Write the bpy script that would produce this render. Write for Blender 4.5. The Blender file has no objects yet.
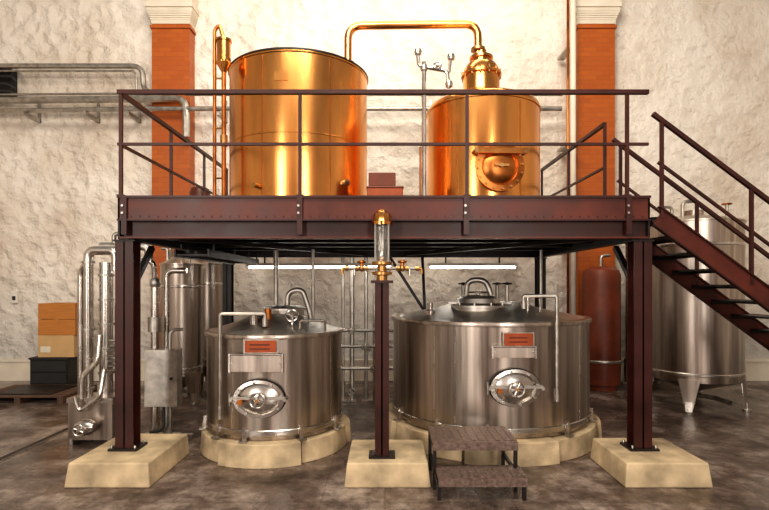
import bpy, bmesh, math, random
from mathutils import Vector, Matrix
random.seed(4)
scene = bpy.context.scene
scene.view_settings.view_transform='Standard'
try: scene.view_settings.look='Medium High Contrast'
except Exception: pass
F=513.0; CX=385.0; HY=285.0; CH=2.1
def X(px,d): return (px-CX)*d/F
def Z(py,d): return CH+(HY-py)*d/F

# ------------------------------------------------------------ materials
def newmat(name):
    m=bpy.data.materials.new(name); m.use_nodes=True
    nt=m.node_tree; b=nt.nodes["Principled BSDF"]
    return m,nt,b
def simple(name,col,rough=.5,metal=0,var=.15,scale=6,bump=.0,stretch=(1,1,1),emis=None,est=0,coat=0,dist=.02):
    m,nt,b=newmat(name); N=nt.nodes; L=nt.links
    tc=N.new('ShaderNodeTexCoord'); mp=N.new('ShaderNodeMapping'); mp.inputs['Scale'].default_value=stretch
    no=N.new('ShaderNodeTexNoise'); no.inputs['Scale'].default_value=scale; no.inputs['Detail'].default_value=5
    L.new(tc.outputs['Object'],mp.inputs[0]); L.new(mp.outputs[0],no.inputs['Vector'])
    cr=N.new('ShaderNodeValToRGB')
    c=Vector(col)
    cr.color_ramp.elements[0].position=.3; cr.color_ramp.elements[1].position=.7
    cr.color_ramp.elements[0].color=(*(c*(1-var)),1); cr.color_ramp.elements[1].color=(*[min(1,v) for v in c*(1+var)],1)
    L.new(no.outputs[0],cr.inputs[0]); L.new(cr.outputs[0],b.inputs['Base Color'])
    mr=N.new('ShaderNodeMapRange'); mr.inputs[3].default_value=max(.03,rough*.75); mr.inputs[4].default_value=min(1,rough*1.3)
    L.new(no.outputs[0],mr.inputs[0]); L.new(mr.outputs[0],b.inputs['Roughness'])
    b.inputs['Metallic'].default_value=metal
    b.inputs['Coat Weight'].default_value=coat
    if bump:
        bp=N.new('ShaderNodeBump'); bp.inputs['Strength'].default_value=bump; bp.inputs['Distance'].default_value=dist
        L.new(no.outputs[0],bp.inputs['Height']); L.new(bp.outputs[0],b.inputs['Normal'])
    if emis:
        b.inputs['Emission Color'].default_value=(*emis,1); b.inputs['Emission Strength'].default_value=est
    return m
M={}
M['steel']=simple('brushed_steel',(.46,.395,.345),.31,1,.42,1.3,.14,(8,8,.35))
M['steelb']=simple('polished_steel',(.60,.56,.52),.26,1,.2,3)
M['lid']=simple('satin_steel_lid',(.64,.60,.55),.42,1,.15,3)
M['galv']=simple('galvanised_steel',(.48,.45,.41),.4,1,.25,9)
M['copper']=simple('copper_sheet',(.82,.37,.115),.22,1,.26,1.0,.20,(3,3,.5))
M['copperd']=simple('aged_copper',(.50,.18,.05),.34,1,.3,5,.1)
M['brass']=simple('brass',(.50,.28,.11),.34,1,.25,5)
M['maroon']=simple('maroon_paint',(.095,.017,.009),.42,0,.4,2.5,.03)
M['maroond']=simple('dark_maroon_paint',(.045,.009,.006),.42,0,.35,3,.03)
M['black']=simple('dark_steel_paint',(.012,.007,.006),.45,0,.3,5)
M['orange']=simple('orange_label',(.34,.065,.013),.5,0,.2,6)
M['white']=simple('white_enamel',(.75,.72,.66),.4,0,.05,4)
M['rubber']=simple('black_rubber',(.02,.02,.02),.6,0,.2,6)
M['concr']=simple('cast_concrete',(.54,.42,.27),.8,0,.38,3.5,.5)
M['wood']=simple('crate_wood',(.48,.19,.04),.65,0,.12,3,.1,(1,1,9))
M['wood2']=simple('pale_cardboard',(.56,.36,.17),.75,0,.1,3,.1)
M['woodd']=simple('dark_wood',(.10,.055,.035),.7,0,.3,3,.1,(6,1,1))
M['tread']=simple('chequer_plate',(.20,.14,.115),.45,.3,.4,26,.5)
M['cream']=simple('cream_plaster',(.72,.65,.54),.8,0,.08,3,.1)
M['redcyl']=simple('red_enamel',(.15,.030,.010),.45,0,.4,2)
M['tube']=simple('lamp_tube',(.9,.9,.88),.4,0,.01,3,emis=(1,.95,.88),est=12)
g,nt,b=newmat('clear_glass'); b.inputs['Transmission Weight'].default_value=.9; b.inputs['Roughness'].default_value=.05; b.inputs['Base Color'].default_value=(.9,.88,.84,1); M['glass']=g

# orange tiled pilaster
m,nt,b=newmat('orange_painted_tile'); N=nt.nodes; L=nt.links
tc=N.new('ShaderNodeTexCoord'); sp=N.new('ShaderNodeSeparateXYZ'); cb=N.new('ShaderNodeCombineXYZ')
L.new(tc.outputs['Object'],sp.inputs[0]); L.new(sp.outputs[0],cb.inputs[0]); L.new(sp.outputs[2],cb.inputs[1])
br=N.new('ShaderNodeTexBrick'); br.inputs['Scale'].default_value=1
br.inputs['Brick Width'].default_value=.28; br.inputs['Row Height'].default_value=.1; br.inputs['Mortar Size'].default_value=.006
br.inputs['Color1'].default_value=(.45,.115,.014,1); br.inputs['Color2'].default_value=(.39,.09,.011,1); br.inputs['Mortar'].default_value=(.34,.085,.016,1)
L.new(cb.outputs[0],br.inputs['Vector']); L.new(br.outputs['Color'],b.inputs['Base Color'])
bp=N.new('ShaderNodeBump'); bp.inputs['Strength'].default_value=.3; bp.inputs['Distance'].default_value=.008; bp.invert=True
L.new(br.outputs['Fac'],bp.inputs['Height']); L.new(bp.outputs[0],b.inputs['Normal']); b.inputs['Roughness'].default_value=.45
M['brick']=m

# plastered stone wall
m,nt,b=newmat('whitewashed_rubble_wall'); N=nt.nodes; L=nt.links
tc=N.new('ShaderNodeTexCoord')
n1=N.new('ShaderNodeTexNoise'); n1.inputs['Scale'].default_value=4.2; n1.inputs['Detail'].default_value=6; n1.inputs['Roughness'].default_value=.6
n2=N.new('ShaderNodeTexNoise'); n2.inputs['Scale'].default_value=.55; n2.inputs['Detail'].default_value=8; n2.inputs['Roughness'].default_value=.65
vo=N.new('ShaderNodeTexVoronoi'); vo.inputs['Scale'].default_value=5.0; vo.feature='SMOOTH_F1'; vo.inputs['Smoothness'].default_value=.5
for n in (n1,n2): L.new(tc.outputs['Object'],n.inputs['Vector'])
mx=N.new('ShaderNodeMixRGB'); mx.inputs[0].default_value=.25; L.new(tc.outputs['Object'],mx.inputs[1]); L.new(n1.outputs['Color'],mx.inputs[2]); L.new(mx.outputs[0],vo.inputs['Vector'])
ad=N.new('ShaderNodeMath'); ad.operation='MULTIPLY_ADD'; ad.inputs[1].default_value=1.0; L.new(n1.outputs[0],ad.inputs[0]); L.new(vo.outputs['Distance'],ad.inputs[2])
bp=N.new('ShaderNodeBump'); bp.inputs['Strength'].default_value=.9; bp.inputs['Distance'].default_value=.08
L.new(ad.outputs[0],bp.inputs['Height']); L.new(bp.outputs[0],b.inputs['Normal'])
cr=N.new('ShaderNodeValToRGB'); cr.color_ramp.elements[0].position=.32; cr.color_ramp.elements[1].position=.60
cr.color_ramp.elements[0].color=(.67,.57,.47,1); cr.color_ramp.elements[1].color=(.87,.81,.73,1)
L.new(n2.outputs[0],cr.inputs[0])
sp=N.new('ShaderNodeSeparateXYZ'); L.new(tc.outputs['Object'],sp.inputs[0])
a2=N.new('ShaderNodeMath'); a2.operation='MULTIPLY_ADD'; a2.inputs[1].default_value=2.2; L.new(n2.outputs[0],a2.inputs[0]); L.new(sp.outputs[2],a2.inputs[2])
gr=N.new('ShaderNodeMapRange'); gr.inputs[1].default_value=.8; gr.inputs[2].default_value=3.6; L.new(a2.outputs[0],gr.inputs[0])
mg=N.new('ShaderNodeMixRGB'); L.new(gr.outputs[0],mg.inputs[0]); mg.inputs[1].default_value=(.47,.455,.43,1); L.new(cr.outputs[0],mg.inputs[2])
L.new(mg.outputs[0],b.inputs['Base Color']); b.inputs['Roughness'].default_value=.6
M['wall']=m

# floor
m,nt,b=newmat('stained_concrete_floor'); N=nt.nodes; L=nt.links
tc=N.new('ShaderNodeTexCoord')
n1=N.new('ShaderNodeTexNoise'); n1.inputs['Scale'].default_value=1.3; n1.inputs['Detail'].default_value=11; n1.inputs['Roughness'].default_value=.74
n2=N.new('ShaderNodeTexNoise'); n2.inputs['Scale'].default_value=11; n2.inputs['Detail'].default_value=7; n2.inputs['Roughness'].default_value=.7
n3=N.new('ShaderNodeTexNoise'); n3.inputs['Scale'].default_value=.7; n3.inputs['Detail'].default_value=4
br=N.new('ShaderNodeTexBrick'); br.inputs['Scale'].default_value=1; br.offset=0; br.inputs['Brick Width'].default_value=.62; br.inputs['Row Height'].default_value=.62; br.inputs['Mortar Size'].default_value=.008
br.inputs['Color1'].default_value=(1,1,1,1); br.inputs['Color2'].default_value=(.86,.84,.83,1); br.inputs['Mortar'].default_value=(.5,.45,.42,1)
for n in (n1,n2,n3,br): L.new(tc.outputs['Object'],n.inputs['Vector'])
cr=N.new('ShaderNodeValToRGB'); e=cr.color_ramp.elements
e[0].position=.38; e[0].color=(.040,.026,.020,1); e[1].position=.66; e[1].color=(.42,.35,.30,1); k=e.new(.5); k.color=(.150,.108,.088,1)
L.new(n1.outputs[0],cr.inputs[0])
m2=N.new('ShaderNodeMixRGB'); m2.blend_type='OVERLAY'; m2.inputs[0].default_value=.8; L.new(cr.outputs[0],m2.inputs[1]); L.new(n2.outputs[0],m2.inputs[2])
m3=N.new('ShaderNodeMixRGB'); m3.blend_type='MULTIPLY'; m3.inputs[0].default_value=.6; L.new(m2.outputs[0],m3.inputs[1]); L.new(br.outputs['Color'],m3.inputs[2])
L.new(m3.outputs[0],b.inputs['Base Color'])
mr=N.new('ShaderNodeMapRange'); mr.inputs[1].default_value=.42; mr.inputs[2].default_value=.58; mr.inputs[3].default_value=.13; mr.inputs[4].default_value=.5; L.new(n3.outputs[0],mr.inputs[0]); L.new(mr.outputs[0],b.inputs['Roughness'])
bp=N.new('ShaderNodeBump'); bp.inputs['Strength'].default_value=.3; bp.inputs['Distance'].default_value=.015; L.new(n2.outputs[0],bp.inputs['Height']); L.new(bp.outputs[0],b.inputs['Normal'])
M['floor']=m

# ------------------------------------------------------------ builder
class B:
    def __init__(s,name,origin=(0,0,0)):
        s.name=name; s.o=Vector(origin); s.bm=bmesh.new(); s.mats=[]
    def mi(s,mat):
        if mat not in s.mats: s.mats.append(mat)
        return s.mats.index(mat)
    def face(s,vs,i,smooth=False):
        try:
            f=s.bm.faces.new(vs); f.material_index=i; f.smooth=smooth
        except ValueError: pass
    def hexa(s,pts,mat):
        i=s.mi(mat); v=[s.bm.verts.new(p) for p in pts]
        for q in ((0,3,2,1),(4,5,6,7),(0,1,5,4),(1,2,6,5),(2,3,7,6),(3,0,4,7)): s.face([v[a] for a in q],i)
    def box(s,x0,x1,y0,y1,z0,z1,mat):
        s.hexa([(x0,y0,z0),(x1,y0,z0),(x1,y1,z0),(x0,y1,z0),(x0,y0,z1),(x1,y0,z1),(x1,y1,z1),(x0,y1,z1)],mat)
    def bar(s,p0,p1,w,h,mat,up=(0,0,1)):
        p0=Vector(p0);p1=Vector(p1); d=(p1-p0).normalized(); up=Vector(up)
        if abs(d.dot(up))>.99: up=Vector((0,1,0))
        sd=d.cross(up).normalized()*w/2; u=sd.cross(d).normalized()*h/2
        s.hexa([p0-sd-u,p0+sd-u,p1+sd-u,p1-sd-u,p0-sd+u,p0+sd+u,p1+sd+u,p1-sd+u],mat)
    def ring(s,c,u,v,r,seg,sx=1,sy=1):
        if r<1e-6: return [s.bm.verts.new(c)]
        return [s.bm.verts.new(c+u*(math.cos(2*math.pi*k/seg)*r*sx)+v*(math.sin(2*math.pi*k/seg)*r*sy)) for k in range(seg)]
    def bridge(s,a,b,i,smooth=True):
        n=max(len(a),len(b))
        for k in range(n):
            k2=(k+1)%n
            if len(a)==1: s.face([a[0],b[k2],b[k]],i,smooth)
            elif len(b)==1: s.face([a[k],a[k2],b[0]],i,smooth)
            else: s.face([a[k],a[k2],b[k2],b[k]],i,smooth)
    def lathe(s,prof,o,mat,axis=(0,0,1),seg=48,xd=None,sx=1,sy=1,cap=True):
        i=s.mi(mat); o=Vector(o); ax=Vector(axis).normalized()
        if xd is None: xd=Vector((1,0,0)) if abs(ax.x)<.9 else Vector((0,1,0))
        u=(Vector(xd)-ax*ax.dot(Vector(xd))).normalized(); v=ax.cross(u)
        R=[s.ring(o+ax*h,u,v,r,seg,sx,sy) for r,h in prof]
        for a,b in zip(R,R[1:]): s.bridge(a,b,i)
        if cap:
            for q in (R[0],R[-1]):
                if len(q)>2: s.face(q,i)
    def cyl(s,p0,p1,r,mat,seg=16,r2=None):
        p0=Vector(p0);p1=Vector(p1); L=(p1-p0).length
        s.lathe([(r,0),(r if r2 is None else r2,L)],p0,mat,p1-p0,seg)
    def tube(s,pts,r,mat,bend=.08,seg=10):
        pts=[Vector(p) for p in pts]; path=[pts[0]]
        for k in range(1,len(pts)-1):
            a,b_,c=pts[k-1],pts[k],pts[k+1]
            d1=(a-b_);d2=(c-b_); q=min(bend,d1.length*.48,d2.length*.48)
            A=b_+d1.normalized()*q; C=b_+d2.normalized()*q
            for t in range(7):
                t/=6; path.append(A*(1-t)**2+b_*2*t*(1-t)+C*t*t)
        path.append(pts[-1]); i=s.mi(mat)
        t0=(path[1]-path[0]).normalized()
        u=t0.orthogonal().normalized(); R=[]
        for k,p in enumerate(path):
            if k==0: t=t0
            elif k==len(path)-1: t=(path[k]-path[k-1]).normalized()
            else: t=((path[k+1]-p).normalized()+(p-path[k-1]).normalized()).normalized()
            u=(u-t*t.dot(u)).normalized(); v=t.cross(u)
            R.append(s.ring(p,u,v,r,seg))
        for a,b in zip(R,R[1:]): s.bridge(a,b,i)
        s.face(R[0],i); s.face(R[-1],i)
    def sphere(s,c,r,mat,sz=1):
        s.lathe([(r*math.sin(math.pi*k/10),-r*sz*math.cos(math.pi*k/10)) for k in range(11)],c,mat,seg=20)
    def arcblock(s,c,r0,r1,a0,a1,z0,z1,mat,n=8):
        i=s.mi(mat); V=[]
        for k in range(n+1):
            a=a0+(a1-a0)*k/n; dx,dy=math.sin(a),-math.cos(a)
            V.append([s.bm.verts.new((c[0]+dx*r,c[1]+dy*r,z)) for r,z in ((r0,z0),(r1,z0),(r1-.02,z1),(r0,z1))])
        for a,b in zip(V,V[1:]):
            for q in range(4): s.face([a[q],a[(q+1)%4],b[(q+1)%4],b[q]],i,False)
        s.face(V[0],i); s.face(V[-1],i)
    def wheel(s,c,n,r,mat,spokes=4,t=.012):
        c=Vector(c); n=Vector(n).normalized(); u=n.orthogonal().normalized(); v=n.cross(u); i=s.mi(mat)
        R=[]
        for k in range(24):
            a=2*math.pi*k/24; rad=u*math.cos(a)+v*math.sin(a)
            R.append(s.ring(c+rad*r,rad,n,t,8))
        for k in range(24): s.bridge(R[k],R[(k+1)%24],i)
        for k in range(spokes):
            a=2*math.pi*k/spokes+.4; rad=u*math.cos(a)+v*math.sin(a); s.cyl(c,c+rad*r,t*.8,mat,8)
        s.cyl(c-n*.04,c+n*.02,t*1.8,mat,12)
    def done(s,bevel=0):
        bm=s.bm
        bmesh.ops.recalc_face_normals(bm,faces=bm.faces[:])
        for e in bm.edges:
            if len(e.link_faces)==2 and e.calc_face_angle(0)>.55: e.smooth=False
        for v in bm.verts: v.co-=s.o
        me=bpy.data.meshes.new(s.name); bm.to_mesh(me); bm.free()
        for k in s.mats: me.materials.append(M[k])
        ob=bpy.data.objects.new(s.name,me); ob.location=s.o; scene.collection.objects.link(ob)
        if bevel:
            md=ob.modifiers.new('edge_bevel','BEVEL'); md.width=bevel; md.segments=2; md.limit_method='ANGLE'
        return ob
def surf(c,r,px,py):
    k=(px-CX)/F; best=None
    for i in range(-900,901):
        t=math.radians(i/10); e=abs((c[0]+r*math.sin(t))-k*(c[1]-r*math.cos(t)))
        if best is None or e<best[0]: best=(e,t)
    t=best[1]; n=Vector((math.sin(t),-math.cos(t),0)); d=c[1]-r*math.cos(t)
    return Vector((c[0]+r*math.sin(t),d,Z(py,d))),n,Vector((math.cos(t),math.sin(t),0))

# ------------------------------------------------------------ room shell
WY=11.3; W=10.0
b=B('floor'); b.box(-W,W,-8,WY+.3,-.2,0,'floor'); b.done()
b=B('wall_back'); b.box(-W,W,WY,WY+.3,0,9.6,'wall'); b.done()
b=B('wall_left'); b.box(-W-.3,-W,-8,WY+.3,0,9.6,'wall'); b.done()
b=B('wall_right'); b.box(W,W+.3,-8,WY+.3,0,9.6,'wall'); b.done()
b=B('wall_front')   # unseen wall behind camera; openings added to put bright stripes on the tanks
xs=[-W,-7.6,-5.6,-2.2,-.6,2.6,4.2,7.2,8.6,W]
for k in range(0,len(xs)-1,2): b.box(xs[k],xs[k+1],-8.3,-8,0,9.6,'brick')
for k in range(1,len(xs)-1,2):
    b.box(xs[k],xs[k+1],-8.3,-8,0,1.6,'brick'); b.box(xs[k],xs[k+1],-8.3,-8,7.6,9.6,'brick')
b.done()
for x0,x1,nm in ((-W,-5.06,'a'),(-4.13,4.08,'b'),(4.99,W,'c')):
    b=B('baseboard_back' if nm=='a' else 'baseboard_back.00'+('1' if nm=='b' else '2'),(x0,WY,0)); b.box(x0,x1,WY-.06,WY,0,.42,'cream'); b.box(x0,x1,WY-.09,WY,.42,.47,'cream'); b.done()

def pilaster(x0,x1):
    xc=(x0+x1)/2
    b=B('orange_pilaster',(xc,WY,0)); y0=11.0
    b.box(x0,x1,y0,WY,.45,7.70,'brick')
    b.box(x0-.05,x1+.05,y0-.06,WY,0,.45,'cream')
    b.box(x0-.03,x1+.03,y0-.03,WY,7.60,7.66,'brick')
    n=8
    for k in range(n):
        e=.01+.07*(1-math.cos(math.pi*k/(n-1)))/2; b.box(x0-e,x1+e,y0-e,WY,7.70+.04*k,7.74+.04*k,'cream')
    b.box(x0-.10,x1+.10,y0-.11,WY,8.02,8.14,'cream')
    b.box(x0-.07,x1+.07,y0-.08,WY,8.14,9.5,'cream')
    b.done()
pilaster(-5.0,-4.19); pilaster(4.14,4.93)

# ------------------------------------------------------------ wall pipes
b=B('wall_pipe_run',(-6,11,6)); d=10.95
b.tube([(-9.4,d,Z(101,d)),(X(182,d)+.1,d-.15,Z(101,d)),(X(190,d),d-.2,Z(101,d)-.35),(X(190,d),d-.2,Z(140,d))],.075,'galv',.2)
b.tube([(-9.4,d,Z(112,d)),(X(150,d),d-.2,Z(112,d)),(3.7,d-.2,Z(112,d))],.05,'galv',.2)
b.tube([(-9.4,d,Z(66,d)),(X(143,d),d,Z(66,d)),(X(143,d),d,Z(90,d)),(X(160,d),d-.1,Z(97,d))],.055,'galv',.25)
b.tube([(-9.4,d,Z(71,d)),(X(136,d),d,Z(71,d)),(X(137,d),d,Z(97,d))],.025,'galv',.12)
b.tube([(-9.4,d,Z(95,d)),(X(176,d),d-.1,Z(95,d))],.025,'galv')
b.tube([(X(190,d),d-.25,Z(98,d)),(3.7,d-.25,Z(98,d))],.05,'galv')
for xx in (-9,-7.6,-6.3,-5.4,-3.5,-1,1,3):
    b.box(xx-.03,xx+.03,d-.2,WY,Z(118,d),Z(114,d),'galv'); b.box(xx-.03,xx+.03,WY-.03,WY,Z(118,d),Z(95,d),'galv')
b.done()
b=B('wall_hose_reel',(X(5,d),11,Z(80,d)))
c=Vector((X(1,d),11.1,Z(82,d)))
b.box(c.x-.3,c.x+.1,11.1,WY,c.z-.25,c.z+.35,'black')
for k in range(4): b.tube([c+Vector((-.3,-.1-.03*k,.3-.17*k)),c+Vector((.15+.08*(k%2),-.1-.03*k,.3-.17*k)),c+Vector((.28,-.1,.2-.17*k))],.03,'rubber',.1)
b.done()
yd=10.66
b=B('downpipe',(X(573,yd),yd,0)); b.tube([(X(573,yd),yd,.0),(X(573,yd),yd,9.4)],.06,'cream'); b.tube([(X(568,yd),yd,.0),(X(568,yd),yd,9.4)],.03,'copperd')
for z in (1,3,5,7,9): b.box(X(566,yd),X(573,yd),yd,WY-.1,z,z+.05,'galv')
b.done()
b=B('wall_socket',(X(16,11.3),WY,Z(297,11.3))); b.box(X(13,11.3),X(19,11.3),WY-.06,WY,Z(303,11.3),Z(291,11.3),'white'); b.box(X(14.5,11.3),X(17.5,11.3),WY-.08,WY-.06,Z(300,11.3),Z(296,11.3),'rubber'); b.done(.008)

# ------------------------------------------------------------ platform
XL,XR=-2.98,2.955; YF,YB=5.72,9.7; DK=3.05
b=B('mezzanine_platform',(0,YF,3.0))
b.box(XL+.02,XR-.02,YF+.03,YB,3.0,3.045,'black')
b.box(XL,XR,YF,YF+.04,2.83,3.08,'maroon')
b.box(XL,XR,YF-.025,YF+.03,3.07,3.095,'maroond'); b.box(XL,XR,YF-.025,YF+.03,2.815,2.835,'maroond')
b.box(XL+.02,XR-.02,YF+.06,YF+.075,2.63,2.83,'maroond'); b.box(XL+.02,XR-.02,YF-.01,YF+.15,2.62,2.64,'maroon')
for s,x in ((1,XL),(-1,XR)):
    b.box(min(x,x+s*.02),max(x,x+s*.02),YF,YB,2.62,3.08,'black')
    b.box(min(x,x+s*.12),max(x,x+s*.12),YF,YB,2.61,2.63,'black')
b.box(XL,XR,YB-.03,YB,2.62,3.08,'black')
for y in (6.5,7.3,8.1,8.9):
    b.box(XL,XR,y,y+.02,2.72,3.0,'black'); b.box(XL,XR,y-.06,y+.08,2.70,2.72,'black')
for k in range(11):
    x=XL+.5*(k+1)-.03; b.box(x,x+.015,YF+.1,YB,2.84,3.0,'black'); b.box(x-.04,x+.055,YF+.1,YB,2.83,2.842,'black')
for px in (125,300,466,628):
    x=X(px,YF); b.box(x-.03,x+.03,YF-.03,YF,2.66,3.07,'maroond')
    for z in (2.9,2.98): b.cyl((x-.012,YF-.045,z),(x-.012,YF-.03,z),.014,'galv',8)
for k in range(60):
    x=XL+.05+k*.1
    if x<XR: b.cyl((x,YF-.008,2.865),(x,YF,2.865),.008,'black',6)
b.bar((2.6,6.1,2.66),(.4,9.4,2.66),.08,.05,'black'); b.bar((-2.6,6.1,2.66),(-.4,9.4,2.66),.08,.05,'black')
yb=9.0; b.bar((X(388,yb),yb,2.64),(X(425,yb),yb,Z(312,yb)),.05,.05,'black'); b.bar((X(425,yb),yb,Z(312,yb)),(X(425,yb),9.66,2.64),.05,.05,'black'); b.box(X(388,yb)-.06,X(388,yb)+.06,8.9,9.06,2.6,2.72,'black')
b.done()
PX=(-2.92,2.89)
def hpost(x,y,z0,z1,w=.2,dp=.18,mat='maroond',brace=0):
    b=B('steel_support_post',(x,y,z0))
    b.box(x-w/2,x+w/2,y-dp/2,y-dp/2+.018,z0,z1,mat); b.box(x-w/2,x+w/2,y+dp/2-.018,y+dp/2,z0,z1,mat); b.box(x-.008,x+.008,y-dp/2,y+dp/2,z0,z1,mat)
    b.box(x-w*.8,x+w*.8,y-dp*.75,y+dp*.75,z0,z0+.025,'black'); b.box(x-w*.6,x+w*.6,y-dp*.55,y+dp*.55,z1-.02,z1,'black')
    for sx in (-1,1):
        for sy in (-1,1): b.cyl((x+sx*w*.65,y+sy*dp*.6,z0),(x+sx*w*.65,y+sy*dp*.6,z0+.06),.014,'galv',6)
    if brace: b.bar((x,y+.08,2.05),(x,y+.6,2.57),.06,.06,'black')
    b.done()
for x in PX:
    hpost(x,5.83,.252,2.608,brace=1)
    hpost(x,YB-.15,.0,2.608,.16,.16,'black')
b=B('cable_tray',(-2.3,7.3,2.46))
for x in (-2.5,-2.1): b.bar((x,6.1,2.48),(x,8.5,2.48),.02,.09,'black')
for k in range(12): b.bar((-2.5,6.15+.2*k,2.46),(-2.1,6.15+.2*k,2.46),.05,.02,'black')
for y in (6.3,7.15,7.9,8.4):
    for x in (-2.5,-2.1): b.box(x-.01,x+.01,y-.01,y+.01,2.48,2.60,'black')
b.tube([(-2.35,6.1,2.5),(-2.35,8.5,2.5)],.025,'rubber'); b.tube([(-2.25,6.1,2.49),(-2.25,8.5,2.49)],.018,'rubber')
b.done()
# guard rails
zt,zm=4.25,3.67
b=B('guard_railing',(0,YF,3.1))
b.bar((XL,YF,zt),(XR-.02,YF,zt),.05,.045,'maroond'); b.bar((XL,YF,zm),(XR-.02,YF,zm),.03,.03,'maroond')
for px in (121,300,467,627):
    x=X(px,YF); b.bar((x,YF,3.098),(x,YF,zt),.035,.035,'maroond'); b.box(x-.04,x+.04,YF-.02,YF+.03,3.097,3.107,'maroond')
b.done()
b=B('guard_railing',(XL,7.5,3.08)); x=XL+.02
b.bar((x,YF+.04,zt),(x,YB-.1,zt),.05,.045,'maroond'); b.bar((x,YF+.04,zm),(x,YB-.1,zm),.03,.03,'maroond')
for y in (7.1,8.4,YB-.1): b.bar((x,y,3.085),(x,y,zt),.035,.035,'maroond')
b.done()
b=B('guard_railing',(XR,7.5,3.08)); x=XR-.02
b.bar((x,6.85,zt),(x,YB-.1,zt),.05,.045,'maroond'); b.bar((x,6.85,zm),(x,YB-.1,zm),.03,.03,'maroond')
for y in (6.85,8.2,YB-.1): b.bar((x,y,3.085),(x,y,zt),.035,.035,'maroond')
b.done()

# light fixtures under deck
for x0,x1 in ((247,393),(428,517)):
    y=8.7; xa,xb=X(x0,y),X(x1,y)
    b=B('fluorescent_batten',((xa+xb)/2,y,2.45))
    b.box(xa,xb,y-.05,y+.05,2.42,2.47,'white'); b.cyl((xa+.04,y-.03,2.40),(xb-.04,y-.03,2.40),.018,'tube',12); b.cyl((xa+.04,y+.03,2.40),(xb-.04,y+.03,2.40),.018,'tube',12)
    for x in (xa+.3,xb-.3): b.box(x-.01,x+.01,y-.02,y+.02,2.47,2.60,'black')
    b.done()

# ------------------------------------------------------------ stairs
b=B('steel_staircase',(XR,YF,0))
SL=.74; rise=.19; run=rise/SL; n=16; Lx=3.05/SL; XS=XR+.03
for y in (YF,YF+1.0):
    b.bar((XS+.06,y,2.86),(XS+Lx-.05,y,2.90-SL*(Lx-.05)),.02,.2,'maroon',up=(0,0,1))
    for o in (.1,-.1):
        b.bar((XS+(.07 if o>0 else 0),y,2.90+o*1.25-(.05 if o>0 else 0)),(XS+Lx-.1,y,2.90+o*1.25-SL*(Lx-.1)),.07,.015,'maroond')
    zs=2.99
    b.bar((XS,y,zs+1.02),(XR+Lx-.3,y,zs+1.02-SL*(Lx-.28)),.045,.045,'maroond')
    b.bar((XS+.06,y,zs+.48),(XR+Lx-.3,y,zs+.48-SL*(Lx-.38)),.03,.03,'maroond')
    for k in range(4):
        x=XR+.13+1.0*k; z=zs-SL*(x-XR); b.bar((x,y,z-.05),(x,y,z+1.04),.035,.035,'maroond')
for k in range(n-1):
    z=3.05-rise*(k+1); x=XS+run*k
    b.box(x+.0,x+.27,YF+.01,YF+.99,z-.02,z,'black'); b.box(x+.25,x+.28,YF+.01,YF+.99,z-.045,z+.005,'black')
    b.box(x,x+.27,YF+.01,YF+.03,z-.06,z,'black'); b.box(x,x+.27,YF+.97,YF+.99,z-.06,z,'black')
b.done()

# ------------------------------------------------------------ plinths
def plinth(x0,x1,y0=5.33,y1=6.4):
    b=B('concrete_plinth',((x0+x1)/2,(y0+y1)/2,0))
    b.hexa([(x0-.03,y0-.03,0),(x1+.03,y0-.03,0),(x1+.03,y1,0),(x0-.03,y1,0),(x0,y0,.25),(x1,y0,.25),(x1,y1,.25),(x0,y1,.25)],'concr'); b.done(.015)
plinth(X(68,5.33),X(148,5.33)); plinth(X(627,5.33),X(709,5.33),y1=6.22); plinth(X(347,5.33),X(428,5.33),y1=6.15)

# ------------------------------------------------------------ centre pedestal
b=B('spirit_safe_on_pedestal',(X(382,5.55),5.55,.25)); cx=X(382,5.56); cy=5.56
b.box(cx-.075,cx+.075,cy-.07,cy-.055,.252,2.12,'maroond'); b.box(cx-.075,cx+.075,cy+.055,cy+.07,.252,2.12,'maroond'); b.box(cx-.008,cx+.008,cy-.07,cy+.07,.252,2.12,'maroond')
b.box(cx-.14,cx+.14,cy-.11,cy+.11,.252,.275,'black'); b.box(cx-.12,cx+.12,cy-.09,cy+.09,2.12,2.15,'maroond')
b.lathe([(.06,0),(.06,.05),(.11,.06),(.11,.09),(.05,.1),(.05,.16),(.115,.17),(.115,.2)],(cx,cy,2.15),'brass',seg=28)
b.lathe([(.085,0),(.085,.40)],(cx,cy,2.35),'glass',seg=32)
b.lathe([(.03,0),(.045,.05),(.02,.1),(.02,.3),(.04,.34)],(cx,cy,2.35),'steelb',seg=20)
for k in range(4):
    a=math.pi/4+k*math.pi/2; b.cyl((cx+.1*math.cos(a),cy+.1*math.sin(a),2.34),(cx+.1*math.cos(a),cy+.1*math.sin(a),2.77),.011,'galv',8)
b.lathe([(.115,0),(.115,.03),(.1,.05),(.09,.12),(.05,.14),(.03,.17),(0,.175)],(cx,cy,2.75),'copper',seg=28)
for s in (-1,1):
    b.tube([(cx,cy,2.28),(cx+s*.38,cy,2.28)],.018,'galv')
    for q in (.17,.27,.38): b.lathe([(.03,-.018),(.03,.018)],(cx+s*q,cy,2.28),'brass',(1,0,0),14)
    b.sphere((cx+s*.22,cy,2.28),.034,'brass'); b.cyl((cx+s*.22,cy,2.28),(cx+s*.22,cy,2.35),.009,'brass',8); b.wheel((cx+s*.22,cy,2.35),(0,0,1),.038,'copperd')
    b.tube([(cx+s*.38,cy,2.28),(cx+s*.43,cy,2.28),(cx+s*.43,cy,2.22)],.017,'brass',.03)
    b.cyl((cx+s*.3,cy,2.28),(cx+s*.3,cy,2.20),.014,'steelb')
b.done()

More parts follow.
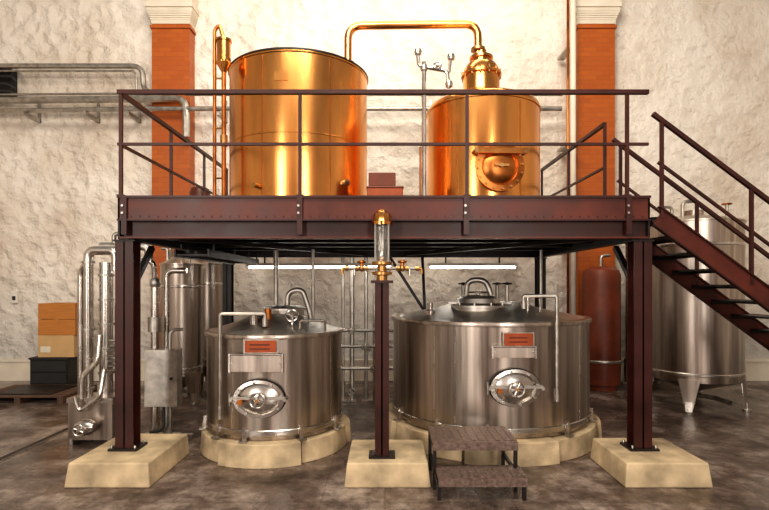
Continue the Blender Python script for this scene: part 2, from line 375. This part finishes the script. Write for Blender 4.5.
# ------------------------------------------------------------ ring footings
def footing(c,ro,N,h):
    b=B('concrete_tank_footing',(c[0],c[1],0)); st=2*math.pi/N
    for k in range(N):
        b.arcblock(c,ro-.45,ro+(.03 if k%2==0 else -.03),-st/2+k*st+.015,-st/2+(k+1)*st-.015,0,h-(0 if k%2==0 else .012),'concr')
    b.lathe([(ro-.3,0),(ro-.3,h-.03)],(c[0],c[1],0),'concr'); b.done(.01)
cA=(-1.46,6.85); cB=(1.49,7.43)
footing(cA,.98,6,.27); footing(cB,1.50,8,.27)

# ------------------------------------------------------------ lower tanks
def lowtank(c,r,zt,doorpx,doorpy,apex,seams,plate,label,frame,lid):
    b=B('stainless_brewing_vat',(c[0],c[1],.272)); z0=.272
    b.lathe([(r-.04,0),(r-.04,.04),(r,.05),(r,zt-z0-.03),(r+.025,zt-z0-.03),(r+.03,zt-z0),(r+.02,zt-z0+.025),(r-.02,zt-z0+.03)],(c[0],c[1],z0),'steel',seg=96)
    b.lathe([(r-.01,zt+.02),(r*.55,zt+(apex-zt)*.6),(r*.3,apex),(0,apex+.01)],(c[0],c[1],0),'lid',seg=72,cap=False)
    b.lathe([(r+.004,.0),(r+.012,.01),(r+.012,.06),(r+.004,.07)],(c[0],c[1],z0+.06),'steelb',seg=96,cap=False)
    for px in seams:
        p,nn,t=surf(c,r,px,400); b.bar((p.x,p.y,z0+.05),(p.x,p.y,zt-.04),.018,.008,'steelb',up=nn)
    p,nn,t=surf(c,r,doorpx,doorpy)
    b.lathe([(.27,-.06),(.27,.05),(.295,.05),(.295,.075),(.245,.08),(.24,.05),(.16,.085),(0,.11)],p,'steelb',nn,40,t,1,.74)
    b.lathe([(.31,.02),(.31,.035),(.27,.035)],p,'black',nn,40,t,1,.74)
    q=p+nn*.14; b.wheel(q,nn,.085,'steelb'); b.cyl(p+nn*.08,q+nn*.03,.02,'brass')
    b.bar(p+nn*.1-t*.31+Vector((0,0,.02)),p+nn*.1+t*.31+Vector((0,0,.02)),.035,.025,'galv',up=nn)
    for s in (-1,1): b.cyl(p-t*.31*s,p-t*.31*s+nn*.12,.02,'galv')
    b.cyl(p-t*.33+nn*.08-Vector((0,0,.07)),p-t*.33+nn*.08+Vector((0,0,.07)),.016,'galv')
    b.cyl(p-t*.2+nn*.09-Vector((0,0,.02)),p-t*.2+nn*.15-Vector((0,0,.02)),.03,'copperd')
    for k in range(8):
        a=2*math.pi*k/8+.2; e=p+t*.265*math.cos(a)+Vector((0,0,.195*math.sin(a)))+nn*.07; b.cyl(e,e+nn*.03,.014,'galv',6)
    x0,x1,y0,y1=label; p,nn,t=surf(c,r,(x0+x1)/2,(y0+y1)/2); w=(x1-x0)*p.y/F; h=(y1-y0)*p.y/F
    b.bar(p+nn*.05-t*w/2,p+nn*.05+t*w/2,.012,h,'orange'); b.bar(p+nn*.035-t*w*.55,p+nn*.035+t*w*.55,.012,h*1.15,'galv'); b.cyl(p,p+nn*.04,.03,'galv')
    for k in (-.2,.15): b.bar(p+nn*.057-t*w*.35+Vector((0,0,h*k)),p+nn*.057+t*w*.3+Vector((0,0,h*k)),.003,h*.12,'redcyl')
    x0,x1,y0,y1=plate; p,nn,t=surf(c,r,(x0+x1)/2,(y0+y1)/2); w=(x1-x0)*p.y/F; h=(y1-y0)*p.y/F
    b.bar(p+nn*.06-t*w/2,p+nn*.06+t*w/2,.01,h,'steel'); 
    for s in (-1,1):
        b.bar(p+nn*.035+t*w*.5*s,p+nn*.08+t*w*.5*s,.02,h*1.1,'steelb')
        b.cyl(p+t*w*.45*s,p+t*w*.45*s+nn*.08,.01,'steelb',8)
    b.cyl(p-t*w*.5+nn*.07+Vector((0,0,h/2)),p+t*w*.5+nn*.07+Vector((0,0,h/2)),.012,'steelb',8)
    for f in frame:
        pa,na,ta=surf(c,r,f[0],400); yy=pa.y-.1
        top=Z(f[2],yy); zb=f[3]
        b.tube([(X(f[0],yy),yy,zb),(X(f[0],yy),yy,top),(X(f[1],yy),yy+.15,top),(X(f[1],yy),yy+.15,top-.12)],.022,'galv',.03)
        b.cyl((X(f[0],yy),yy,zb-.03),(X(f[0],yy),yy,zb+.12),.035,'galv'); b.cyl((X(f[0],yy),yy,zb+.05),(pa.x,pa.y,zb+.05),.015,'galv'); b.cyl((X(f[0],yy),yy,zt-.1),(pa.x,pa.y,zt-.1),.015,'galv')
        b.cyl((X(f[1],yy),yy+.15,top-.16),(X(f[1],yy),yy+.15,top-.06),.035,'galv')
    for a in (-.65,-.2,.55,1.2,-1.2):
        nn=Vector((math.sin(a),-math.cos(a),0)); p=Vector((c[0],c[1],0))+nn*(r+.02)
        b.bar(p+Vector((0,0,z0+.0)),p+Vector((0,0,z0+.17)),.04,.04,'steelb',up=nn); b.bar(p+Vector((0,0,z0+.01)),p+nn*.07+Vector((0,0,z0+.01)),.09,.02,'galv')
    lid(b)
    b.done()
def lidA(b):
    c=cA; z=1.72
    b.lathe([(.26,0),(.26,.06),(.29,.06),(.29,.09),(.22,.12),(0,.14)],(c[0]+.1,c[1]+.1,z-.02),'lid',seg=36)
    b.tube([(c[0]+.14,c[1]+.1,1.8),(c[0]+.14,c[1]+.1,2.0),(c[0]+.34,c[1]+.1,2.05),(c[0]+.44,c[1]+.1,1.75),(c[0]+.46,c[1]+.1,1.6)],.036,'galv',.14,16)
    b.tube([(X(276,7.4),7.4,1.62),(X(276,7.4),7.4,2.6)],.035,'galv'); b.tube([(X(313,7.2),7.2,1.62),(X(313,7.2),7.2,2.6)],.022,'galv')
    b.lathe([(.09,0),(.09,.05),(.05,.06),(.05,.16),(.08,.17),(.08,.2)],(X(254,6.4),6.4,1.55),'steelb',seg=20)
    b.cyl((X(268,6.5),6.5,1.55),(X(268,6.5),6.5,1.80),.045,'copperd'); 
    b.tube([(X(300,6.35),6.35,1.5),(X(300,6.35),6.35,1.66),(X(325,6.35),6.35,1.66),(X(325,6.4),6.4,1.5)],.016,'steelb',.04)
    b.wheel((X(292,6.4),6.4,1.72),(0,-1,.5),.075,'steelb')
    b.cyl((X(292,6.4),6.4,1.55),(X(292,6.4),6.42,1.72),.015,'steelb')
    b.bar((X(240,6.5),6.5,1.56),(X(315,6.5),6.5,1.56),.04,.04,'galv')
def lidB(b):
    c=cB; y=7.0; x=X(478,y)
    b.lathe([(.33,0),(.33,.08),(.37,.08),(.37,.11),(.30,.14),(.28,.20),(.2,.235),(0,.25)],(x,y,1.72),'lid',seg=44)
    b.wheel((x,y,2.0),(0,0,1),.14,'steelb')
    for k in range(10):
        a=k*math.pi/5; b.cyl((x+.35*math.cos(a),y+.35*math.sin(a),1.8),(x+.35*math.cos(a),y+.35*math.sin(a),1.87),.016,'galv',6)
    b.bar((x-.42,y-.1,1.86),(x+.42,y-.1,1.86),.05,.03,'galv')
    b.tube([(x-.1,y+.35,1.9),(x-.1,y+.35,2.17),(x+.16,y+.25,2.17),(x+.22,y+.2,1.95),(x+.22,y+.2,1.85)],.04,'galv',.14,16)
    for xx,yy in ((X(497,7.6),7.6),(X(507,7.5),7.5),(X(463,7.7),7.7)):
        b.cyl((xx,yy,1.75),(xx,yy,2.1),.03,'galv'); b.wheel((xx,yy,2.12),(0,0,1),.06,'black')
    b.lathe([(.07,0),(.07,.06),(.04,.07),(.04,.16)],(X(430,6.9),6.9,1.7),'steelb',seg=20)
    b.tube([(X(541,7.3),7.3,1.7),(X(541,7.3),7.3,2.6)],.02,'galv'); b.tube([(X(528,6.8),6.8,1.68),(X(528,6.8),6.8,1.95),(X(540,6.8),6.8,1.95),(X(540,6.8),6.8,1.7)],.016,'steelb',.04)
lowtank(cA,.87,1.49,260,398,1.72,(232,331),(231,284,354,371),(246,277,340,352),[(220,262,314,.55)],lidA)
lowtank(cB,1.37,1.63,514,387,1.86,(434,455,580),(491,534,346,357),(503,532,333,345),[(557,527,296,.75)],lidB)

# ------------------------------------------------------------ copper tanks
cC=(-1.33,8.0); rC=1.05
b=B('copper_wash_tank',(cC[0],cC[1],DK)); h=5.32-DK
b.lathe([(rC+.03,0),(rC+.03,.06),(rC,.07),(rC,h-.06),(rC+.012,h-.05),(rC+.015,h-.02),(rC+.01,h),(rC-.03,h),(rC*.5,h+.16),(.15,h+.2),(0,h+.2)],(cC[0],cC[1],DK),'copper',seg=128)
b.lathe([(rC+.016,h-.03),(rC+.022,h-.025),(rC+.022,h-.008),(rC+.01,h+.002)],(cC[0],cC[1],DK),'black',seg=128,cap=False)
for px in (262,330): 
    p,nn,t=surf(cC,rC,px,150); b.bar((p.x,p.y,3.12),(p.x,p.y,5.25),.012,.006,'copperd',up=nn)
b.lathe([(rC+.001,0),(rC+.005,.004),(rC+.005,.016),(rC+.001,.02)],(cC[0],cC[1],DK+1.12),'copper',seg=128,cap=False)
p,nn,t=surf(cC,rC,281,76); b.bar(p-t*.09,p+t*.09,.02,.12,'copper'); 
p,nn,t=surf(cC,rC,345,183); b.lathe([(.05,-.02),(.05,.05),(.035,.05),(0,.055)],p,'steelb',nn,20)
p,nn,t=surf(cC,rC,258,186); b.cyl(p-nn*.02,p+nn*.1,.035,'brass')
b.box(cC[0]+.55,cC[0]+.85,cC[1]-.3,cC[1]+.3,5.33,5.45,'copperd')
b.done()

cD=(1.52,8.0); rD=.86
b=B('copper_pot_still',(cD[0],cD[1],DK)); H=4.90-DK
prof=[(rD+.02,0),(rD+.02,.06),(rD,.07),(rD,H-.16),(rD+.014,H-.155),(rD+.014,H-.13),(rD,H-.125)]
for k in range(1,6):
    a=k/5*math.pi/2; prof.append((rD-.10+.10*math.cos(a),H-.12+.10*math.sin(a)))
prof+= [(rD*.6,H+.10),(.35,H+.17)]
b.lathe(prof,(cD[0],cD[1],DK),'copper',seg=112)
zz=DK+H+.15; nx=cD[0]-.02
b.lathe([(.30,0),(.28,.10),(.28,.30),(.31,.31),(.31,.35),(.28,.36),(.27,.42),(.23,.49),(.15,.53),(.15,.57),(.18,.58),(.18,.62),(.08,.63),(.08,.72)],(nx,cD[1],zz-.02),'copper',seg=48)
for k in range(14):
    a=k*math.pi/7; b.cyl((nx+.295*math.cos(a),cD[1]+.295*math.sin(a),zz+.26),(nx+.295*math.cos(a),cD[1]+.295*math.sin(a),zz+.37),.014,'brass',6)
for px in (452,520):
    p,nn,t=surf(cD,rD,px,150); b.bar((p.x,p.y,3.12),(p.x,p.y,4.7),.012,.006,'copperd',up=nn)
p,nn,t=surf(cD,rD,499,167)
b.lathe([(.29,-.05),(.29,.03),(.345,.035),(.345,.055),(.25,.065),(.24,.045),(.19,.075),(.1,.095),(0,.10)],p,'copperd',nn,48,t)
b.lathe([(.24,.05),(.255,.07),(.27,.05)],p,'copper',nn,48,t,cap=False)
for k in range(16):
    a=2*math.pi*k/16+.1; e=p+t*.315*math.cos(a)+Vector((0,0,.315*math.sin(a)))+nn*.05; b.cyl(e,e+nn*.035,.017,'brass',6)
b.bar(p+nn*.11-t*.36+Vector((0,0,.20)),p+nn*.11+t*.36+Vector((0,0,.20)),.035,.07,'copper',up=(0,0,1))
for s in (-1,1):
    b.cyl(p-nn*.03+t*.35*s+Vector((0,0,.20)),p+nn*.13+t*.35*s+Vector((0,0,.20)),.03,'brass')
b.cyl(p+nn*.08,p+nn*.14,.03,'brass'); b.bar(p+nn*.13-t*.1,p+nn*.13+t*.1,.025,.03,'brass')
xs_=X(478,8); xe=X(348,8); zt_=Z(24,8)
b.tube([(xs_,8,zz+.6),(xs_,8,zt_),(xe,8,zt_-.03),(xe,8,5.50)],.06,'copper',.22,18)
b.lathe([(.11,-.02),(.11,.02)],(xs_,8,zz+.72),'brass')
b.lathe([(.10,-.02),(.10,.02)],(xe,8,5.55),'brass')
b.done()

# small copper column + loop pipe
yq=7.2; xq=X(226,yq)-.03
b=B('copper_vent_condenser',(xq,yq,DK))
b.lathe([(.03,-.12),(.10,0),(.105,.02),(.095,.03),(.095,.30),(.11,.31),(.11,.34),(.05,.37),(0,.38)],(xq,yq,5.2),'copper',seg=28)
b.tube([(xq,yq,5.1),(xq,yq,DK)],.032,'copperd')
x2=xq-.13
b.tube([(x2,yq,DK),(x2,yq,5.68),(xq-.06,yq,5.75),(xq,yq,5.55)],.025,'copperd',.1)
for z in (3.6,4.3,5.0): b.cyl((x2,yq,z),(xq+.02,yq,z),.014,'brass',8)
b.box(x2-.06,xq+.08,yq-.07,yq+.07,3.047,3.07,'copperd')
b.cyl((xq,yq,4.05),(xq,yq,4.2),.05,'brass')
b.done()

# steel relief piping between the tanks
y=7.05; xv=X(424,y)
b=B('steel_relief_pipework',(xv,y,DK))
b.tube([(xv,y,3.05),(xv,y,Z(62,y))],.032,'steelb'); b.box(xv-.07,xv+.07,y-.07,y+.07,3.047,3.065,'galv')
b.tube([(X(417,y),y,Z(50,y)),(X(419,y),y,Z(66,y)),(X(447,y),y,Z(71,y)),(X(449,y),y,Z(88,y))],.026,'steelb',.05)
b.tube([(X(449,y),y,Z(72,y)),(X(451,y),y,Z(56,y))],.024,'steelb')
for px,py in ((418,52),(451,57),(424,68),(449,84)): b.lathe([(.045,-.035),(.055,0),(.045,.035)],(X(px,y),y,Z(py,y)),'steelb',seg=16)
b.wheel((X(437,y),y-.06,Z(67,y)),(0,-1,.3),.05,'steelb'); b.cyl((X(437,y),y,Z(69,y)),(X(437,y),y-.06,Z(67,y)),.012,'steelb')
b.tube([(xv-.05,y,4.0),(xv-.05,y,3.06)],.014,'copperd')
b.done()

b=B('orange_storage_box',(0,7,DK)); y=7.0
x0,x1=X(367,y),X(403,y); b.box(x0,x1,y,y+.4,DK,Z(186,y),'orange'); b.box(x0+.02,x1-.1,y+.02,y+.36,Z(186,y),Z(172,y),'redcyl'); b.box(x0-.01,x1+.01,y-.01,y+.41,Z(188,y),Z(186,y),'redcyl'); b.done(.01)
b=B('red_expansion_vessel',(X(200,9.2),9.2,DK)); x=X(200,9.2)
b.lathe([(.1,0),(.1,.1),(.17,.15),(.18,.2),(.18,.7),(.15,.78),(.06,.82),(.0,.83)],(x,9.2,3.048),'redcyl',seg=24); b.done()

# ------------------------------------------------------------ service pipework between tanks
b=B('process_pipe_manifold',(X(358,9),9.3,0)); y=9.3
for px,r in ((343,.03),(352,.045),(366,.035),(374,.025)):
    b.tube([(X(px,y),y,.01),(X(px,y),y,2.6)],r,'galv'); b.box(X(px,y)-.07,X(px,y)+.07,y-.07,y+.07,0,.02,'galv')
for py in (330,346,368): b.tube([(X(338,y),y-.05,Z(py,y)),(X(402,y),y-.05,Z(py,y))],.03,'galv')
for px,py in ((352,330),(366,346),(374,368),(352,390)):
    b.sphere((X(px,y),y,Z(py,y)),.06,'steelb'); b.wheel((X(px,y),y-.14,Z(py,y)),(0,-1,0),.06,'galv'); b.cyl((X(px,y),y,Z(py,y)),(X(px,y),y-.14,Z(py,y)),.012,'galv')
b.done()

# ------------------------------------------------------------ step
b=B('metal_step_stool',(.93,5.4,0)); x0,x1=.49,1.36
b.box(x0,x1,5.24,5.85,.46,.49,'tread'); b.box(x0+.03,x1+.03,4.98,5.36,.19,.22,'tread')
for x in (x0+.02,x1-.02):
    b.bar((x,5.27,0),(x,5.27,.46),.035,.035,'black'); b.bar((x,5.82,0),(x,5.82,.46),.035,.035,'black')
    b.bar((x,5.27,.44),(x,5.82,.44),.03,.05,'black'); b.bar((x+.02,5.01,0),(x+.02,5.01,.2),.035,.035,'black'); b.bar((x+.01,5.0,.175),(x+.01,5.82,.175),.03,.035,'black')
b.box(x0,x1,5.235,5.25,.41,.485,'tread'); b.box(x0+.03,x1+.03,4.975,4.99,.14,.215,'tread')
for k in range(10):
    x=x0+.06+k*.085; b.box(x,x+.05,5.3,5.8,.49,.495,'tread'); b.box(x+.03,x+.08,5.02,5.32,.22,.225,'tread')
b.done()

# ------------------------------------------------------------ left process skid
b=B('heat_exchanger_skid',(-3.6,6.8,0)); y=6.75
def T(l,r,mat='steelb',bend=.1,yy=y): b.tube([(X(px,yy),yy+o,Z(py,yy)) for px,py,o in l],r,mat,bend,14)
b.box(X(68,y),X(112,y),y,y+.35,.06,Z(398,y),'steel'); b.box(X(67,y),X(113,y),y-.01,y+.0,Z(403,y),Z(398,y),'steelb')
for px in (70,108):
    b.box(X(px,y),X(px+3,y),y-.01,y+.34,0,.08,'galv')
T([(84,398,.1),(84,250,.1),(112,250,.1),(112,270,.1)],.06)
T([(98,398,.2),(98,262,.2)],.085)
T([(108,400,.25),(108,300,.25),(125,300,.25),(125,430,.25)],.04)
T([(90,245,.25),(118,245,.25),(140,245,.25),(140,262,.25)],.055,'galv')
T([(104,245,.25),(104,232,.25),(112,232,.25),(112,245,.25)],.03,'galv')
T([(74,398,.15),(74,270,.15),(84,262,.1)],.04)
T([(84,398,-.05),(84,375,-.05),(100,362,-.05),(100,335,.0)],.035)
for py in (275,300,325,350,375):
    b.lathe([(.1,-.015),(.1,.015)],(X(98,y),y+.2,Z(py,y)),'galv'); 
for py in (262,330,390): b.lathe([(.08,-.015),(.08,.015)],(X(84,y),y+.1,Z(py,y)),'galv')
b.lathe([(.0,-.13),(.06,-.12),(.1,-.05),(.1,.05),(.06,.12),(0,.13)],(X(90,y),y-.1,Z(425,y)),'steelb',(1,0,0)); b.wheel((X(90,y),y-.25,Z(425,y)),(0,-1,0),.07,'steelb'); b.cyl((X(90,y),y,Z(425,y)),(X(90,y),y-.25,Z(425,y)),.015,'steelb')
b.tube([(X(80,y),y-.1,Z(395,y)),(X(84,y),y-.1,Z(410,y)),(X(104,y),y-.1,Z(395,y)),(X(104,y),y,Z(370,y))],.03,'steelb')
for k in range(7): b.lathe([(.05,0),(.07,.015),(.05,.03)],(X(110,y),y+.05,Z(372-5*k,y)),'galv',seg=16,cap=False)
b.box(X(66,y),X(185,y),y+.25,y+.31,0,.06,'galv')
T([(150,438,.15),(150,300,.15),(150,286,.15)],.055); T([(157,438,.3),(157,270,.3),(178,270,.3)],.04); T([(143,438,.3),(143,290,.3)],.03)
T([(134,438,.1),(134,260,.1),(150,260,.1),(150,280,.15)],.035)
b.sphere((X(150,y),y+.15,Z(283,y)),.07,'galv',1.2)
b.lathe([(.09,-.1),(.09,.1)],(X(150,y),y+.15,Z(325,y)),'galv')
b.box(X(148,y),X(180,y),y-.1,y+.08,Z(405,y),Z(349,y),'galv'); b.box(X(150,y),X(178,y),y-.11,y-.1,Z(403,y),Z(351,y),'galv')
b.cyl((X(175,y),y-.13,Z(377,y)),(X(175,y),y-.1,Z(377,y)),.018,'black'); b.box(X(160,y),X(168,y),y+.08,y+.14,0,Z(360,y),'galv')
T([(170,349,0),(170,330,0),(180,330,.1)],.02,'galv'); T([(164,405,0),(164,430,0),(150,432,0)],.02,'rubber')
b.box(X(132,y),X(170,y),y+.05,y+.4,0,.05,'galv')
b.done()

# ------------------------------------------------------------ background stainless tanks
def legtank(name,x,y,r,z0,z1,legs=True,mat='steel',cone=.25):
    b=B(name,(x,y,0))
    b.lathe([(.06,z0-cone),(r-.03,z0-.02),(r,z0),(r,z1),(r+.015,z1+.005),(r+.015,z1+.03),(r,z1+.035),(r*.5,z1+.13),(.15,z1+.17),(.15,z1+.25),(0,z1+.26)],(x,y,0),mat,seg=72)
    b.lathe([(r+.002,0),(r+.01,.01),(r+.01,.04),(r+.002,.05)],(x,y,z0+.1),'steelb',seg=72,cap=False); b.lathe([(r+.002,0),(r+.01,.01),(r+.01,.04),(r+.002,.05)],(x,y,z1-.4),'steelb',seg=72,cap=False)
    for k in range(4):
        a=math.pi/4+k*math.pi/2+.15; nx,ny=math.cos(a),math.sin(a)
        b.bar((x+nx*(r-.05),y+ny*(r-.05),z0+.05),(x+nx*(r+.02),y+ny*(r+.02),0),.1,.04,'steelb',up=(nx,ny,0)); b.cyl((x+nx*(r+.02),y+ny*(r+.02),0),(x+nx*(r+.02),y+ny*(r+.02),.03),.07,'galv')
        if legs:
            tx,ty=-ny,nx
            b.hexa([(x+nx*(r-.04)-tx*.16,y+ny*(r-.04)-ty*.16,z0+.05),(x+nx*(r+.01)-tx*.16,y+ny*(r+.01)-ty*.16,z0+.05),(x+nx*(r+.02)-tx*.05,y+ny*(r+.02)-ty*.05,.03),(x+nx*(r-.02)-tx*.05,y+ny*(r-.02)-ty*.05,.03),
                    (x+nx*(r-.04)+tx*.16,y+ny*(r-.04)+ty*.16,z0+.05),(x+nx*(r+.01)+tx*.16,y+ny*(r+.01)+ty*.16,z0+.05),(x+nx*(r+.02)+tx*.05,y+ny*(r+.02)+ty*.05,.03),(x+nx*(r-.02)+tx*.05,y+ny*(r-.02)+ty*.05,.03)],'steel')
    b.tube([(x,y,z0-cone+.02),(x,y,.18),(x+.2,y-.3,.18),(x+.2,y-r-.0,.18)],.04,'galv',.08)
    b.tube([(x-.2,y,z1+.08),(x-.2,y,z1+.42),(x+.1,y,z1+.42),(x+.1,y,z1+.2)],.03,'galv',.1)
    b.tube([(x+r*.6,y-.2,z1+.05),(x+r*.6,y-.2,z1+.33)],.025,'galv'); b.wheel((x+r*.6,y-.2,z1+.34),(0,0,1),.07,'copperd')
    b.tube([(x-r*.6,y-.1,z1+.05),(x-r*.6,y-.1,z1+.3),(x-r*.9,y-.1,z1+.3)],.025,'galv',.06)
    b.done()
legtank('stainless_storage_tank',5.42,9.0,.74,.50,3.15)
legtank('stainless_storage_tank',5.55,10.62,.52,.50,3.0)
legtank('stainless_storage_tank',X(184,9.4),9.3,.36,.5,2.45)
legtank('stainless_storage_tank',X(207,10.4),10.4,.34,.5,2.5)
b=B('red_water_heater',(X(601,10.4),10.4,0)); x=X(601,10.4)
b.lathe([(.30,0),(.30,.1),(.36,.12),(.37,.45),(.37,.46),(.37,2.3),(.33,2.4),(.2,2.46),(0,2.48)],(x,10.4,0),'redcyl',seg=40)
b.lathe([(.372,.0),(.378,.01),(.378,.05),(.372,.06)],(x,10.4,.55),'galv',seg=40,cap=False)
b.tube([(x,10.4,2.45),(x,10.4,2.7),(x+.2,10.4,2.7),(x+.2,10.9,2.7)],.03,'galv'); b.done()

# ------------------------------------------------------------ crates / pallet / drain
y=10.3
b=B('dark_tool_trolley',(X(50,y),y,0)); x0,x1=X(30,y),X(68,y)
b.box(x0,x1,y,y+.6,.08,.62,'black'); b.box(x0-.02,x1+.02,y-.02,y+.62,.60,.64,'rubber'); b.box(x0+.03,x1-.03,y-.015,y,.12,.33,'rubber'); b.box(x0+.03,x1-.03,y-.015,y,.36,.57,'rubber')
for xx in (x0+.08,x1-.08):
    for yy in (y+.08,y+.52): b.cyl((xx-.02,yy,.04),(xx+.02,yy,.04),.04,'rubber')
b.done(.006)
def crate(name,x0,x1,y0,y1,z0,z1,mat,n=1):
    b=B(name,((x0+x1)/2,y0,z0)); h=(z1-z0)/n
    for k in range(n): b.box(x0,x1,y0,y1,z0+h*k+.004,z0+h*(k+1)-.004,mat)
    b.box((x0+x1)/2-.04,(x0+x1)/2+.04,y0-.004,y1,z0+.02,z1-.0,mat)
    if mat=='wood2': b.box(x0+.05,x0+.25,y0-.006,y0,z0+.1,z0+.22,'cream')
    b.box(x0,x1,y0,y1,z1-.006,z1,mat); b.done(.006)
crate('cardboard_box',X(38,y),X(74,y),y,y+.55,.645,1.09,'wood2'); crate('wooden_crate',X(38,y),X(75,y),y,y+.55,1.09,1.73,'wood',2)
b=B('loading_pallet',(X(30,9.3),9.3,0)); x0,x1=-7.3,X(68,9.2)
for k in range(7): b.box(x0,x1,9.05+k*.16,9.17+k*.16,.11,.135,'woodd')
for xx in (x0,(x0+x1)/2-.05,x1-.1): b.box(xx,xx+.1,9.05,10.13,0,.11,'woodd')
b.box(x0+.3,x1-.3,9.2,10.0,.135,.15,'black'); b.done()
b=B('floor_drain_channel',(-4.62,6.5,0)); b.box(-4.66,-4.58,4.4,8.0,0,.004,'black')
for s in (-4.675,-4.575): b.box(s,s+.012,4.4,8.0,0,.008,'galv')
b.done()

# ------------------------------------------------------------ lights, world, camera
def area(name,loc,tgt,sx,sy,p,col):
    l=bpy.data.lights.new(name,'AREA'); l.shape='RECTANGLE'; l.size=sx; l.size_y=sy; l.energy=p; l.color=col
    o=bpy.data.objects.new(name,l); o.location=loc; o.rotation_euler=(Vector(tgt)-Vector(loc)).to_track_quat('-Z','Y').to_euler(); scene.collection.objects.link(o)
area('added_overhead_key',(-.5,2.0,9.3),(.2,8.5,3.0),5,2.5,660,(1,.91,.77))  # added soft overhead lamp for the main light; no such source in view
area('added_wall_wash',(.2,7.6,9.5),(.2,11.0,3.5),6,1.0,180,(1,.91,.78))  # added lamp that brightens the upper back wall from above
area('added_streak_lamp_left',(-6.6,-7.5,4.6),(-.5,7,2.0),1.4,6,620,(1,.94,.86))  # added tall lamp for vertical bright streaks on the metal
area('added_streak_lamp_right',(3.4,-7.5,4.6),(.8,7,2.0),1.1,6,480,(1,.94,.86))  # matching added lamp on the right, again for reflected streaks
w=bpy.data.worlds.new('hall_daylight'); scene.world=w; w.use_nodes=True
bg=w.node_tree.nodes['Background']; bg.inputs[0].default_value=(1,.92,.82,1); bg.inputs[1].default_value=.27
cam=bpy.data.cameras.new('camera'); cam.sensor_width=36; cam.lens=36*F/769; cam.shift_y=(HY-255)/769; cam.shift_x=-(CX-384.5)/769
co=bpy.data.objects.new('camera',cam); co.location=(0,0,CH); co.rotation_euler=(math.radians(90),0,0); scene.collection.objects.link(co); scene.camera=co
